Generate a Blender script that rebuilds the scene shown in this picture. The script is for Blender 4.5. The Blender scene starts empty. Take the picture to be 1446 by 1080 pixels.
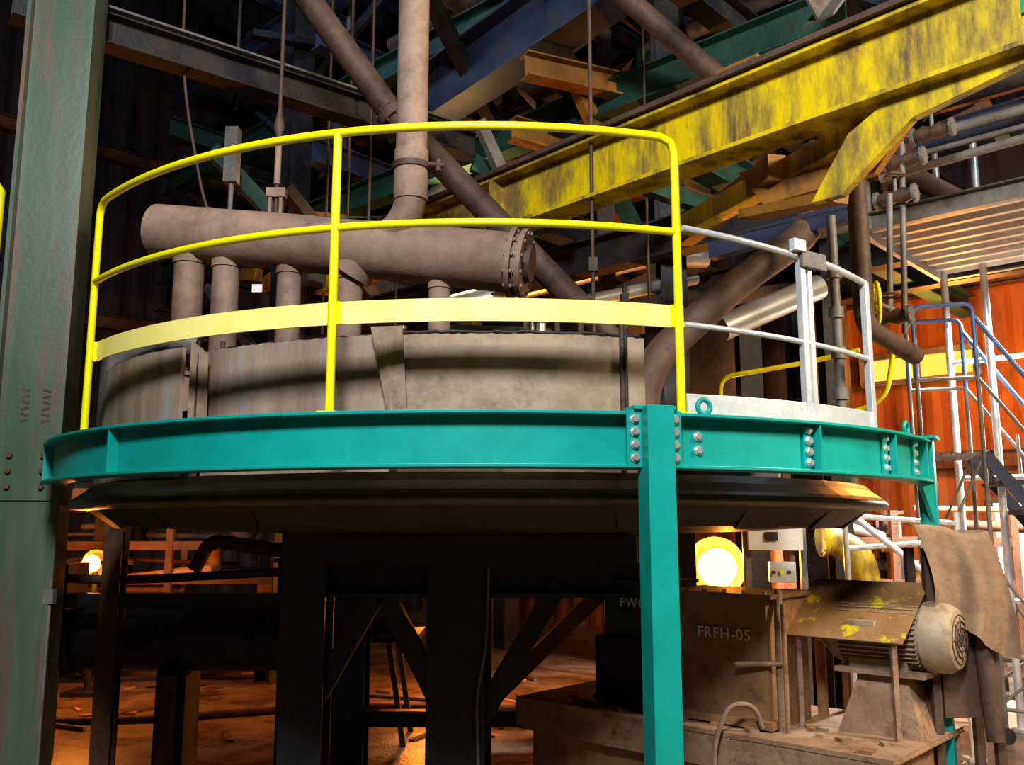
import bpy, math, random
from mathutils import Vector, Matrix
random.seed(7)
sc=bpy.context.scene
sc.view_settings.view_transform='Standard'
try: sc.view_settings.look='Medium High Contrast'
except Exception: pass
# ------------------------------------------------------------------ materials
def mat(name,c1,c2,c3=None,scale=4,stretch=(1,1,1),rough=.6,metal=0,lo=.38,hi=.62,bump=.12,lo3=.52,hi3=.7,bscale=40,spec=.5,s3=2.3,stretch3=None):
    m=bpy.data.materials.new(name); m.use_nodes=True
    nt=m.node_tree; N=nt.nodes; L=nt.links; b=N['Principled BSDF']
    tc=N.new('ShaderNodeTexCoord'); mp=N.new('ShaderNodeMapping'); mp.inputs['Scale'].default_value=stretch
    L.new(tc.outputs['Object'],mp.inputs['Vector'])
    n=N.new('ShaderNodeTexNoise'); n.inputs['Scale'].default_value=scale; n.inputs['Detail'].default_value=9; n.inputs['Roughness'].default_value=.7
    L.new(mp.outputs[0],n.inputs['Vector'])
    r=N.new('ShaderNodeValToRGB'); r.color_ramp.elements[0].position=lo; r.color_ramp.elements[1].position=hi
    r.color_ramp.elements[0].color=(*c1,1); r.color_ramp.elements[1].color=(*c2,1)
    L.new(n.outputs['Fac'],r.inputs[0]); out=r.outputs[0]
    if c3:
        n2=N.new('ShaderNodeTexNoise'); n2.inputs['Scale'].default_value=scale*s3; n2.inputs['Detail'].default_value=12; n2.inputs['Roughness'].default_value=.72
        mp2=N.new('ShaderNodeMapping'); mp2.inputs['Location'].default_value=(3.1,7.7,1.3); mp2.inputs['Scale'].default_value=stretch3 or stretch
        L.new(tc.outputs['Object'],mp2.inputs['Vector']); L.new(mp2.outputs[0],n2.inputs['Vector'])
        r2=N.new('ShaderNodeValToRGB'); r2.color_ramp.elements[0].position=lo3; r2.color_ramp.elements[1].position=hi3
        L.new(n2.outputs['Fac'],r2.inputs[0])
        mx=N.new('ShaderNodeMix'); mx.data_type='RGBA'; L.new(r2.outputs[0],mx.inputs['Factor'])
        L.new(out,mx.inputs['A']); mx.inputs['B'].default_value=(*c3,1); out=mx.outputs['Result']
    L.new(out,b.inputs['Base Color'])
    b.inputs['Roughness'].default_value=rough; b.inputs['Metallic'].default_value=metal
    b.inputs['Specular IOR Level'].default_value=spec
    if bump:
        nb=N.new('ShaderNodeTexNoise'); nb.inputs['Scale'].default_value=bscale; nb.inputs['Detail'].default_value=5
        L.new(tc.outputs['Object'],nb.inputs['Vector'])
        bp=N.new('ShaderNodeBump'); bp.inputs['Strength'].default_value=bump; bp.inputs['Distance'].default_value=.02
        L.new(nb.outputs['Fac'],bp.inputs['Height']); L.new(bp.outputs[0],b.inputs['Normal'])
    return m
def emis(name,c,s):
    m=bpy.data.materials.new(name); m.use_nodes=True; nt=m.node_tree; nt.nodes.clear()
    e=nt.nodes.new('ShaderNodeEmission'); e.inputs[0].default_value=(*c,1); e.inputs[1].default_value=s
    o=nt.nodes.new('ShaderNodeOutputMaterial'); nt.links.new(e.outputs[0],o.inputs[0]); return m
TEAL=mat('teal_paint',(.006,.30,.265),(.008,.37,.33),scale=3,rough=.38,bump=.03)
YEL=mat('safety_yellow',(.84,.76,.0),(.93,.86,.01),scale=5,rough=.4,bump=.02)
PYEL=mat('overexposed_yellow_board',(.95,.84,.22),(1,.9,.32),scale=5,rough=.4,bump=.02)  # board yellow bleached; the blown-out light is painted into its colour
DYEL=mat('worn_yellow_beam',(.74,.56,.0),(.27,.17,.06),(.13,.08,.055),scale=.8,stretch=(1,1,.5),rough=.5,lo=.45,hi=.53,lo3=.45,hi3=.66,s3=7,stretch3=(1,1,.2))
GALV=mat('galvanised',(.62,.66,.68),(.8,.82,.84),scale=14,rough=.38,metal=.45,bump=.03)
SILV=mat('silver_pipe_jacket',(.6,.6,.58),(.75,.75,.72),scale=5,rough=.35,metal=.6,bump=.05)
BOLT=mat('bolt_zinc',(.7,.7,.68),(.85,.85,.82),scale=9,rough=.3,metal=.7,bump=0)
PIPE=mat('dusty_brown_pipe',(.22,.14,.10),(.38,.265,.2),(.14,.09,.07),scale=1.6,rough=.75,bump=.1,lo3=.5,hi3=.75)
DPIPE=mat('dark_rust_pipe',(.07,.042,.032),(.13,.08,.058),(.03,.025,.025),scale=3,rough=.65,bump=.12)
DRUM=mat('weathered_drum_plate',(.22,.155,.115),(.40,.32,.26),(.28,.36,.42),scale=1.3,stretch=(2.2,2.2,.35),rough=.7,bump=.10,lo3=.53,hi3=.72)
DRUMT=mat('weathered_drum_tan',(.23,.165,.11),(.40,.31,.22),(.14,.095,.07),scale=1.8,stretch=(1,1,1),rough=.75,bump=.14,lo3=.50,hi3=.76)
DARK=mat('dark_grimy_steel',(.014,.014,.018),(.036,.034,.038),(.06,.04,.025),scale=3,rough=.55,bump=.15)
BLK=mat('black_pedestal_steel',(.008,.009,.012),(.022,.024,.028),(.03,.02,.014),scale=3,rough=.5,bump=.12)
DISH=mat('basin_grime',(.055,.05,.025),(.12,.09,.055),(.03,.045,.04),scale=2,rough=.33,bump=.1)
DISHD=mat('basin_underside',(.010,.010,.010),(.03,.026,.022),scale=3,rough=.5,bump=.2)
GCOL=mat('old_green_column',(.055,.105,.07),(.12,.15,.11),(.16,.085,.06),scale=1.5,stretch=(2.2,2.2,.22),rough=.42,bump=.05,lo3=.50,hi3=.66)
GRNST=mat('green_steel',(.012,.055,.045),(.03,.10,.075),(.05,.04,.03),scale=3,rough=.6)
BLUST=mat('blue_grey_steel',(.025,.038,.09),(.055,.07,.12),(.07,.06,.06),scale=2.0,rough=.6)
RUSTST=mat('rust_steel',(.09,.04,.024),(.15,.075,.038),(.04,.025,.025),scale=3,rough=.7)
OCHRE=mat('ochre_steel',(.36,.18,.02),(.24,.11,.03),(.09,.05,.03),scale=2,rough=.6)
GREY=mat('grey_steel',(.12,.115,.11),(.21,.2,.19),(.10,.075,.06),scale=2.5,rough=.5)
LGREY=mat('deck_sheet_grey',(.42,.40,.37),(.56,.53,.49),(.36,.28,.21),scale=2,rough=.5)
MOTOR=mat('motor_grey_dust',(.30,.23,.15),(.43,.35,.25),(.18,.12,.08),scale=4,rough=.6)
SKID=mat('rusty_skid',(.24,.14,.08),(.38,.25,.16),(.11,.065,.045),scale=3.5,rough=.75,bump=.25)
COVER=mat('rusty_yellow_cover',(.25,.13,.055),(.36,.23,.11),(.62,.49,.02),scale=3,rough=.5,lo3=.55,hi3=.61)
HOUS=mat('pump_housing_brown',(.23,.12,.055),(.34,.20,.10),(.11,.06,.04),scale=3,rough=.5,bump=.15)
GBOX=mat('dark_green_box',(.02,.045,.035),(.04,.075,.055),(.06,.04,.03),scale=4,rough=.5)
TARP=mat('brown_tarp',(.22,.14,.085),(.32,.22,.145),scale=6,rough=.85,bump=.2)
FLOOR=mat('dirty_concrete',(.22,.15,.10),(.36,.27,.19),(.07,.045,.035),scale=1.3,rough=.32,bump=.25,lo3=.46,hi3=.64)
WALLM=mat('rust_cladding',(.28,.095,.022),(.40,.145,.035),(.12,.05,.025),scale=.8,stretch=(1,1,.4),rough=.6)
WALLD=mat('dark_cladding',(.022,.02,.03),(.04,.038,.045),scale=.8,rough=.7)
WHITE=mat('white_paint',(.65,.63,.58),(.75,.73,.7),scale=5,rough=.5)
BLUE=mat('blue_rail_paint',(.05,.10,.22),(.07,.14,.28),scale=5,rough=.4)
CRATE=mat('carton_brown',(.4,.22,.1),(.5,.3,.15),(.2,.1,.05),scale=4,rough=.8)
STENC=mat('stencil_white',(.6,.55,.42),(.7,.65,.5),scale=30,rough=.7,bump=0)
LAMP=emis('sodium_lamp_glow',(1,.55,.08),10)
LAMPW=emis('lamp_white',(1,.85,.5),10)
DAY=emis('daylight_opening',(1,.93,.82),1.5)
DAYY=emis('warm_window_light',(1,.50,.08),1.5)

# ------------------------------------------------------------------ builder
class B:
    def __init__(s,name): s.n=name; s.v=[];s.f=[];s.mi=[];s.ms=[];s.sm=[]
    def add(s,vs,fs,m,smooth=False):
        o=len(s.v); s.v+= [tuple(v) for v in vs]
        if m not in s.ms: s.ms.append(m)
        k=s.ms.index(m)
        for f in fs: s.f.append([i+o for i in f]); s.mi.append(k); s.sm.append(smooth)
    def box(s,c,size,m,rz=0,R=None):
        R=R or Matrix.Rotation(rz,3,'Z'); c=Vector(c); x,y,z=[q/2 for q in size]
        vs=[c+R@Vector((a*x,b*y,d*z)) for a in(-1,1) for b in(-1,1) for d in(-1,1)]
        s.add(vs,[(0,1,3,2),(4,6,7,5),(0,4,5,1),(2,3,7,6),(0,2,6,4),(1,5,7,3)],m)
    def prism(s,prof,p1,p2,m,up=(0,0,1)):
        p1=Vector(p1);p2=Vector(p2);d=(p2-p1).normalized();up=Vector(up)
        if abs(d.dot(up.normalized()))>.98: up=Vector((0,1,0)) if abs(d.y)<.9 else Vector((1,0,0))
        sd=d.cross(up).normalized(); u2=sd.cross(d).normalized(); n=len(prof)
        vs=[p+sd*a+u2*b for p in(p1,p2) for a,b in prof]
        fs=[(i,(i+1)%n,n+(i+1)%n,n+i) for i in range(n)]+[tuple(range(n)),tuple(range(2*n-1,n-1,-1))]
        s.add(vs,fs,m)
    def ibeam(s,p1,p2,w,h,m,t=.012,up=(0,0,1)):
        a=w/2;b=h/2;q=t/2
        s.prism([(-a,-b),(a,-b),(a,-b+t),(q,-b+t),(q,b-t),(a,b-t),(a,b),(-a,b),(-a,b-t),(-q,b-t),(-q,-b+t),(-a,-b+t)],p1,p2,m,up)
    def chan(s,p1,p2,w,h,m,t=.01,up=(0,0,1)):
        a=w/2;b=h/2
        s.prism([(-a,-b),(a,-b),(a,-b+t),(-a+t,-b+t),(-a+t,b-t),(a,b-t),(a,b),(-a,b)],p1,p2,m,up)
    def bar(s,p1,p2,w,h,m,up=(0,0,1)):
        a=w/2;b=h/2; s.prism([(-a,-b),(a,-b),(a,b),(-a,b)],p1,p2,m,up)
    def tube(s,pts,r,m,seg=16,caps=True,fil=0,closed=False):
        P=[Vector(p) for p in pts]
        if fil: P=fillet(P,fil)
        n=len(P); rs=r if isinstance(r,(list,tuple)) else [r]*n
        d0=(P[1]-P[0]).normalized(); ref=Vector((0,0,1)) if abs(d0.z)<.9 else Vector((1,0,0))
        a=d0.cross(ref).normalized(); vs=[]
        for i in range(n):
            if closed: d=(P[(i+1)%n]-P[i-1]).normalized()
            elif i==0: d=d0
            elif i==n-1: d=(P[i]-P[i-1]).normalized()
            else: d=((P[i]-P[i-1]).normalized()+(P[i+1]-P[i]).normalized()).normalized()
            a=(a-d*a.dot(d)).normalized(); b=d.cross(a)
            for k in range(seg):
                t=2*math.pi*k/seg; vs.append(P[i]+(a*math.cos(t)+b*math.sin(t))*rs[i])
        fs=[]
        for i in range(n if closed else n-1):
            j=(i+1)%n
            for k in range(seg): fs.append((i*seg+k,i*seg+(k+1)%seg,j*seg+(k+1)%seg,j*seg+k))
        s.add(vs,fs,m,True)
        if caps and not closed:
            s.add(vs[:seg],[tuple(range(seg))],m); s.add(vs[-seg:],[tuple(range(seg))],m)
    def flange(s,p,d,r,t,m,bolts=8,br=None):
        p=Vector(p);d=Vector(d).normalized(); s.tube([p-d*t/2,p+d*t/2],r,m,24)
        ref=Vector((0,0,1)) if abs(d.z)<.9 else Vector((1,0,0)); a=d.cross(ref).normalized();b=d.cross(a)
        for k in range(bolts):
            q=p+(a*math.cos(k*2*math.pi/bolts)+b*math.sin(k*2*math.pi/bolts))*(r*.88)
            s.tube([q-d*t*.9,q+d*t*.9],br or r*.06,m,6)
    def arc(s,prof,a0,a1,n,m,C=None,closed=True,smooth=False):
        k=len(prof); vs=[]
        full=abs(a1-a0)>=359.9
        for i in range(n+(0 if full else 1)):
            a=a0+(a1-a0)*i/n
            for r,z in prof: vs.append(ang(a,r,z,C))
        fs=[]; tot=n if full else n+1
        for i in range(n):
            j=(i+1)%tot
            for q in range(k if closed else k-1):
                fs.append((i*k+q,i*k+(q+1)%k,j*k+(q+1)%k,j*k+q))
        s.add(vs,fs,m,smooth)
        if closed and not full:
            s.add(vs[:k],[tuple(range(k))],m); s.add(vs[-k:],[tuple(range(k))],m)
    def resize(s,pivot,k,newpivot):
        p=Vector(pivot);q=Vector(newpivot); s.v=[tuple(q+(Vector(v)-p)*k) for v in s.v]
    def done(s,bevel=0):
        me=bpy.data.meshes.new(s.n)
        lo=[min(v[i] for v in s.v) for i in range(3)];hi=[max(v[i] for v in s.v) for i in range(3)]
        o=Vector([(lo[0]+hi[0])/2,(lo[1]+hi[1])/2,lo[2]])
        me.from_pydata([tuple(Vector(v)-o) for v in s.v],[],s.f)
        for m in s.ms: me.materials.append(m)
        for p,k,sm in zip(me.polygons,s.mi,s.sm): p.material_index=k; p.use_smooth=sm
        import bmesh
        bm=bmesh.new(); bm.from_mesh(me); bmesh.ops.recalc_face_normals(bm,faces=bm.faces); bm.to_mesh(me); bm.free()
        ob=bpy.data.objects.new(s.n,me); ob.location=o; sc.collection.objects.link(ob)
        if bevel:
            md=ob.modifiers.new('bevel','BEVEL'); md.width=bevel; md.segments=2; md.limit_method='ANGLE'; md.angle_limit=math.radians(40)
        return ob
def fillet(P,r,n=7):
    out=[P[0]]
    for i in range(1,len(P)-1):
        a=P[i-1]-P[i];b=P[i+1]-P[i]; t=min(r,a.length*.48,b.length*.48)
        p0=P[i]+a.normalized()*t;p2=P[i]+b.normalized()*t
        for k in range(n+1):
            u=k/n; out.append(p0*(1-u)**2+P[i]*2*u*(1-u)+p2*u*u)
    out.append(P[-1]); return out
CX,CY=-.11,5.55
E=1.6
def ang(a,r,z,C=None):
    cx,cy=C or (CX,CY); t=math.radians(a); return Vector((cx+r*math.sin(t),cy-r*math.cos(t),z))
U=Vector((.733,-.68,0)).normalized(); V=Vector((.68,.733,0)).normalized()
def uv(a,b,z=0): return U*a+V*b+Vector((0,0,z))
UZ=math.atan2(U.y,U.x)
def text(body,size,loc,rotz,parent,m,rx=math.pi/2):
    c=bpy.data.curves.new('stencil','FONT'); c.body=body; c.size=size; c.extrude=.001; c.space_character=1.15; c.offset=.0012
    o=bpy.data.objects.new('stencil_label',c); sc.collection.objects.link(o)
    o.location=loc; o.rotation_euler=(rx,0,rotz); c.materials.append(m)
    if parent:
        bpy.context.view_layer.update(); o.parent=parent; o.matrix_parent_inverse=parent.matrix_world.inverted()

# ------------------------------------------------------------------ room shell
A0,A1,B0,B1,H=-13.5,8,-5,12,11
b=B('floor'); b.add([uv(A0,B0,0),uv(A1,B0,0),uv(A1,B1,0),uv(A0,B1,0),uv(A0,B0,-.2),uv(A1,B0,-.2),uv(A1,B1,-.2),uv(A0,B1,-.2)],[(0,1,2,3),(4,5,6,7),(0,1,5,4),(1,2,6,5),(2,3,7,6),(3,0,4,7)],FLOOR); b.done()
b=B('ceiling'); b.add([uv(A0,B0,H),uv(A1,B0,H),uv(A1,B1,H),uv(A0,B1,H),uv(A0,B0,H+.2),uv(A1,B0,H+.2),uv(A1,B1,H+.2),uv(A0,B1,H+.2)],[(0,1,2,3),(4,5,6,7),(0,1,5,4),(1,2,6,5),(2,3,7,6),(3,0,4,7)],WALLD); b.done()
def cladding(name,p1,p2,m,nrm,split=None):
    b=B(name); p1=Vector(p1);p2=Vector(p2);L=(p2-p1).length;d=(p2-p1).normalized();nrm=Vector(nrm);n=int(L/.09)
    for z0,z1,mm in ([(0,H,m)] if not split else [(0,split,m),(split,H,WALLD)]):
        vs=[]
        for i in range(n+1):
            q=p1+d*(L*i/n)+nrm*(.035 if (i//2)%2 else 0); vs+=[q+Vector((0,0,z0)),q+Vector((0,0,z1))]
        b.add(vs,[(2*i,2*i+2,2*i+3,2*i+1) for i in range(n)],mm)
    for z in (2.4,4.6,7.2,9.4): b.ibeam(p1+nrm*.12+Vector((0,0,z)),p2+nrm*.12+Vector((0,0,z)),.14,.2,RUSTST)
    return b.done()
cladding('wall_back',uv(A0,B1),uv(A1,B1),WALLM,-V,4.9)
cladding('wall_left',uv(A0,B0),uv(A0,B1),WALLD,U)
cladding('wall_right',uv(A1,B0),uv(A1,B1),WALLD,-U)
cladding('wall_front',uv(A0,B0),uv(A1,B0),WALLD,V)
def opening(name,a0,a1,z0,z1,m):
    b=B(name); d=B1-.3
    b.add([uv(a0,d,z0),uv(a1,d,z0),uv(a1,d,z1),uv(a0,d,z1)],[(0,1,2,3)],m)
    for p,q in(((a0,z0),(a0,z1)),((a1,z0),(a1,z1)),((a0,z1),(a1,z1)),((a0,z0),(a1,z0)),(((a0+a1)/2,z0),((a0+a1)/2,z1))):
        b.bar(uv(p[0],d-.03,p[1]),uv(q[0],d-.03,q[1]),.07,.07,GREY)
    b.done()
opening('window_1',-4.6,-3.2,3.4,3.75,DAYY)
opening('door_1',-3.2,-1.6,.05,1.9,DAY)

# ------------------------------------------------------------------ teal ring platform
ZT=E+.398; ZB=E+.2; AE=60.5
b=B('teal_ring_platform')
t=.012
b.arc([(2.34,ZT-t),(2.34,ZT),(2.455,ZT),(2.455,ZT-t)],-64,AE,90,TEAL)
b.arc([(2.34,ZB),(2.34,ZB+t),(2.455,ZB+t),(2.455,ZB)],-64,AE,90,TEAL)
b.arc([(2.392,ZB),(2.392,ZT),(2.404,ZT),(2.404,ZB)],-64,AE,90,TEAL)
def stiff(a,w=.01,r0=2.40,r1=2.45):
    b.bar(ang(a,r0,(ZT+ZB)/2),ang(a,r1,(ZT+ZB)/2),w,ZT-ZB-.01,TEAL)
for a in(-63.8,-38,32,45,55.5): stiff(a)
def plate(a,r,w,z0,z1,m=TEAL,th=.012):
    p=ang(a,r,(z0+z1)/2); b.box(p,(w,th,z1-z0),m,math.radians(a))
def bolts(a,r,zs):
    for z in zs:
        b.tube([ang(a,r,z),ang(a,r+.014,z)],.0125,BOLT,6); b.tube([ang(a,r-.002,z),ang(a,r+.004,z)],.018,BOLT,14)
LEG=14.3
def leg(a,r=2.475,w=.1):
    b.bar(ang(a,r,.0),ang(a,r,ZT+.015),w,w,TEAL,up=ang(a,1,0)-ang(a,0,0))
    b.box(ang(a,r,.01),(.2,.2,.02),TEAL,math.radians(a))
    for s_ in(-1,1):
        plate(a+s_*1.75,r-.013,.055,ZB-.0,ZT+.005)
        bolts(a+s_*1.75,r-.007,[ZB+.035+i*.045 for i in range(4)])
    b.box(ang(a,2.43,ZT+.012),(.16,.1,.014),TEAL,math.radians(a))
leg(LEG); leg(58.6,2.42,.075)
bolts(19,2.404,[ZB+.07,ZB+.12])
for a in(31.2,44.2,53):
    plate(a,2.41,.05,ZB+.015,ZT-.015); bolts(a,2.416,[ZB+.04+i*.042 for i in range(4)])
for a in(19.5,50):
    c=ang(a,2.42,ZT+.03); tx=(ang(a+1,2.42,0)-ang(a,2.42,0)).normalized()
    b.tube([c+tx*.026*math.cos(k*math.pi/8)+Vector((0,0,.026*math.sin(k*math.pi/8))) for k in range(16)],.01,TEAL,8,closed=True)
b.add([ang(54.5,2.40,ZB),ang(58,2.43,ZB),ang(58,2.43,ZB-.2),ang(54.5,2.42,ZB),ang(58,2.45,ZB),ang(58,2.45,ZB-.2)],[(0,1,2),(3,4,5),(0,1,4,3),(1,2,5,4),(0,2,5,3)],TEAL)
b.done(bevel=.002)
# ------------------------------------------------------------------ yellow guardrail
b=B('yellow_guardrail'); RR=2.36; AL,AM,AR=-49.5,-13.5,18.1
zt=E+1.475; zm=E+1.10
P=[ang(AL,RR,ZT),ang(AL,RR,zt-.06),ang(AL+.4,RR,zt-.02),ang(AL+1.5,RR,zt)]+[ang(AL+1.5+(AR-AL-3)*i/60,RR,zt) for i in range(1,60)]+[ang(AR-1.5,RR,zt),ang(AR-.4,RR,zt-.015),ang(AR,RR,zt-.06),ang(AR,RR,ZT)]
b.tube(P,.0165,YEL,14)
b.tube([ang(AM,RR,ZT),ang(AM,RR,zt)],.0165,YEL,14)
b.tube([ang(AL+(AR-AL)*i/60,RR,zm) for i in range(61)],.015,YEL,12)
b.arc([(2.33,E+.735),(2.33,E+.82),(2.34,E+.82),(2.34,E+.735)],AL,AR,60,PYEL)
for a in(AL,AM,AR): b.box(ang(a,RR,ZT+.006),(.07,.07,.01),YEL,math.radians(a)); b.box(ang(a,2.346,E+.777),(.05,.012,.085),YEL,math.radians(a))
b.done()
# ------------------------------------------------------------------ galvanised gate
b=B('galvanised_gate'); G1,G2=33.3,44.6
b.tube([ang(AR+.6+(G1-AR-.6)*i/16,RR,E+1.12-.04*i/16) for i in range(17)],.013,GALV,10)
b.tube([ang(G1+(G2-G1)*i/12,RR,E+1.09-.035*i/12) for i in range(13)],.015,GALV,10)
b.tube([ang(AR+.6+(G2-AR-.6)*i/30,RR,E+.745-.03*i/30) for i in range(31)],.011,GALV,10)
b.arc([(RR,ZT+.002),(RR,ZT+.085),(RR+.008,ZT+.085),(RR+.008,ZT+.002)],AR+.5,G2+.5,30,GALV)
b.bar(ang(G1-.4,RR,ZT),ang(G1-.4,RR,E+1.13),.03,.03,GALV,up=ang(G1,1,0)-ang(G1,0,0))
b.bar(ang(G1+.6,RR,ZT),ang(G1+.6,RR,E+1.10),.024,.03,GALV,up=ang(G1,1,0)-ang(G1,0,0))
b.bar(ang(G2,RR,ZT),ang(G2,RR,E+1.06),.035,.03,GALV,up=ang(G2,1,0)-ang(G2,0,0))
b.box(ang(G1+1,RR+.02,E+1.07),(.15,.02,.07),GREY,math.radians(G1))
b.box(ang(G1-1.2,RR+.02,E+1.12),(.07,.03,.05),GALV,math.radians(G1))
b.done(bevel=.003)
# ------------------------------------------------------------------ basin
b=B('steel_basin'); CD=(-.17,5.55)
b.arc([(0,E+.2),(2.12,E+.2),(2.17,E+.2),(2.2,E+.17),(2.25,E+.135),(2.265,E+.12)],0,360,96,DISH,CD,closed=False)
b.arc([(2.265,E+.12),(2.275,E+.1),(2.265,E+.085),(2.18,E+.075)],0,360,96,DISH,CD,closed=False,smooth=True)
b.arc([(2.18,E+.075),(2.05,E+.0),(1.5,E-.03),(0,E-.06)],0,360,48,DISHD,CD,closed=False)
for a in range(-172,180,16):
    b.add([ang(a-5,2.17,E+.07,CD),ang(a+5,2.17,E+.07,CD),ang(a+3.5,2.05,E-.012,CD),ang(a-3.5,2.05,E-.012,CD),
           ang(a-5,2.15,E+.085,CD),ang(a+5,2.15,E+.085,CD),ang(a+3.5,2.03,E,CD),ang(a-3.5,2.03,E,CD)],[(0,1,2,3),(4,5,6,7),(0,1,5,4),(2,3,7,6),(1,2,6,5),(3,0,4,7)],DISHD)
b.done()
# ------------------------------------------------------------------ drum skirt
b=B('weathered_drum')
zb=E+.2; CL=(-.17,5.5)
def panel(a0,a1,r,z1,n,m,C=None,jag=.003):
    vs=[]
    for i in range(n+1):
        a=a0+(a1-a0)*i/n; zz=z1+random.uniform(-jag,jag)
        for r_,z in((r-.02,zb),(r-.02,zz),(r,zz),(r,(zb+z1)/2),(r,zb)): vs.append(ang(a,r_,z,C))
    fs=[(i*5+q,i*5+(q+1)%5,i*5+5+(q+1)%5,i*5+5+q) for i in range(n) for q in range(5)]
    b.add(vs,fs+[(0,1,2,3,4),tuple(range(n*5,n*5+5))],m,False)
panel(-250,-34.6,2.14,E+.745,180,DRUM,CL); panel(-35.6,-9,2.085,E+.745,60,DRUM); panel(-9.3,17.4,2.12,E+.735,60,DRUMT)
b.arc([(1.6,E+.5),(2.08,E+.5)],-250,17,60,DARK,closed=False)
b.add([ang(17.2,2.12,zb),ang(17.2,2.12,E+.735),ang(17.2,1.7,E+.735),ang(17.2,1.7,zb)],[(0,1,2,3)],DRUM)
for a,w,dz,m_ in((-35.2,.022,.02,DPIPE),(-9.2,.03,.015,DRUMT),(14.7,.014,.05,DPIPE)):
    b.box(ang(a,2.13,(zb+E+.735+dz)/2),(w,.02,E+.735+dz-zb),m_,math.radians(a))
b.add([ang(-36,2.15,E+.79),ang(-33.5,2.13,E+.72),ang(-33.5,2.12,E+.40),ang(-36,2.15,E+.40)],[(0,1,2,3)],DRUMT)
b.add([ang(-12,2.13,E+.77),ang(-8.4,2.15,E+.765),ang(-7.6,2.16,E+.40),ang(-9.8,2.13,E+.40)],[(0,1,2,3)],DRUMT)
for a0_,a1_,r_,C_ in((-80,-35,2.13,CL),(-35,-9.5,2.075,None),(-9,17,2.11,None)):
    b.tube([ang(a0_+(a1_-a0_)*i/40,r_,E+.745+random.uniform(-.004,.003),C_) for i in range(41)],.007,DARK,6)
b.tube([ang(-35+52*i/30,2.125 if i>15 else 2.09,E+.425+random.uniform(-.002,.002)) for i in range(31)],.007,DPIPE,6)
b.tube([ang(15,2.14,E+.95),ang(15,2.14,E+.3)],.008,DARK,8)
b.box(ang(15,2.14,E+.86),(.03,.02,.09),DARK,math.radians(15))
for a in(-60,-48,-40,5,9,12): b.tube([ang(a,1.9,E+.6),ang(a,1.9,E+.84)],.012,DPIPE,8)
b.done()
b=B('drum_top_probes')
for x,h,m_ in((-.62,.22,SILV),(-.5,.18,SILV),(-.1,.2,GREY),(.1,.3,SILV),(.16,.26,SILV),(-.3,.16,GREY)):
    b.tube([(x,4.9,E+.5),(x,4.9,E+.85+h)],.028,m_,14); b.tube([(x,4.9,E+.85+h),(x,4.9,E+.87+h)],.042,m_,14)
b.box((-.2,4.9,E+.52),(1.0,.3,.04),DARK); b.done()
# ------------------------------------------------------------------ manifold pipe
b=B('gas_manifold_pipe')
PL=Vector((-1.91,4.69,E+1.57)); PR=Vector((.06,4.3,E+1.27)); D=(PR-PL).normalized()
b.tube([PL,PL+D*.9,PL+D*.92,PR],[.142,.150,.146,.15],PIPE,36)
b.tube([PL+D*.3,PL+D*.32],.148,PIPE,36)
b.tube([PL+D*.01,PL-D*.004],[.12,.12],DPIPE,30)
b.flange(PR-D*.05,D,.178,.025,PIPE,12); b.flange(PR,D,.172,.025,PIPE,12)
b.tube([PR,PR+D*.04],[.1,.09],DPIPE,24)
for x,r in((-1.71,.078),(-1.5,.07),(-1.15,.062),(-.83,.07),(-.36,.055)):
    s_=(x-PL.x)/(PR.x-PL.x); p=PL+(PR-PL)*s_
    b.tube([p,(p.x,p.y,E+.5)],r,PIPE,24)
    b.flange((p.x,p.y,E+.80),(0,0,1),r*1.25,.02,PIPE,8); b.flange((p.x,p.y,E+.775),(0,0,1),r*1.25,.02,PIPE,8)
    b.tube([(p.x,p.y,p.z-.13),(p.x,p.y,p.z-.17)],r*1.1,PIPE,24)
b.box((-1.27,4.39,E+1.17),(.05,.01,.04),WHITE)
b.tube([(-1.6,4.5,E+.9),(-1.75,4.45,E+.95),(-1.95,4.4,E+.85),(-2.0,4.5,E+.5)],.07,GREY,18,fil=.1)
vx,vy=-.505,4.32
b.tube([(vx,vy,H-.4),(vx,vy,E+1.52),(vx-.22,vy+.12,E+1.36),(vx-.3,vy+.15,E+1.3)],.079,PIPE,28,fil=.12)
b.tube([(vx,vy,E+1.86),(vx,vy,E+1.6)],.086,PIPE,28)
b.flange((vx,vy,E+1.775),(0,0,1),.095,.03,DPIPE,0)
b.tube([(vx+.09,vy-.03,E+1.78),(vx+.17,vy-.05,E+1.765)],.014,DPIPE,8); b.tube([(vx+.14,vy-.04,E+1.74),(vx+.14,vy-.04,E+1.80)],.016,DPIPE,8)
b.tube([(vx-.2,vy+.1,E+1.45),(vx-.32,vy+.16,E+1.28)],[.1,.12],PIPE,24)
hx,hy=-1.24,4.56
b.tube([(hx,hy,H-.4),(hx,hy,E+1.55)],.011,DPIPE,8)
b.tube([(hx,hy,E+2.2),(hx,hy,E+2.1),(hx,hy,E+2.0)],[.012,.03,.012],DPIPE,8)
for s_ in(-1,1): b.bar((hx+s_*.028,hy,E+1.5),(hx+s_*.028,hy,E+1.72),.016,.04,PIPE)
b.box((hx,hy,E+1.73),(.1,.05,.05),PIPE); b.tube([(hx-.06,hy,E+1.6),(hx+.06,hy,E+1.6)],.016,DPIPE,8); b.tube([(hx,hy,E+1.78),(hx,hy,E+2.05)],.018,PIPE,8)
b.done()
b=B('hanger_rod'); b.tube([(.47,5.1,H-.2),(.47,5.1,E+.55)],.011,DPIPE,8); b.box((.47,5.1,E+1.5),(.05,.05,.08),DPIPE); b.tube([(.47,5.1,E+1.0),(.47,5.1,E+.8)],.02,GALV,8); b.done()

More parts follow.
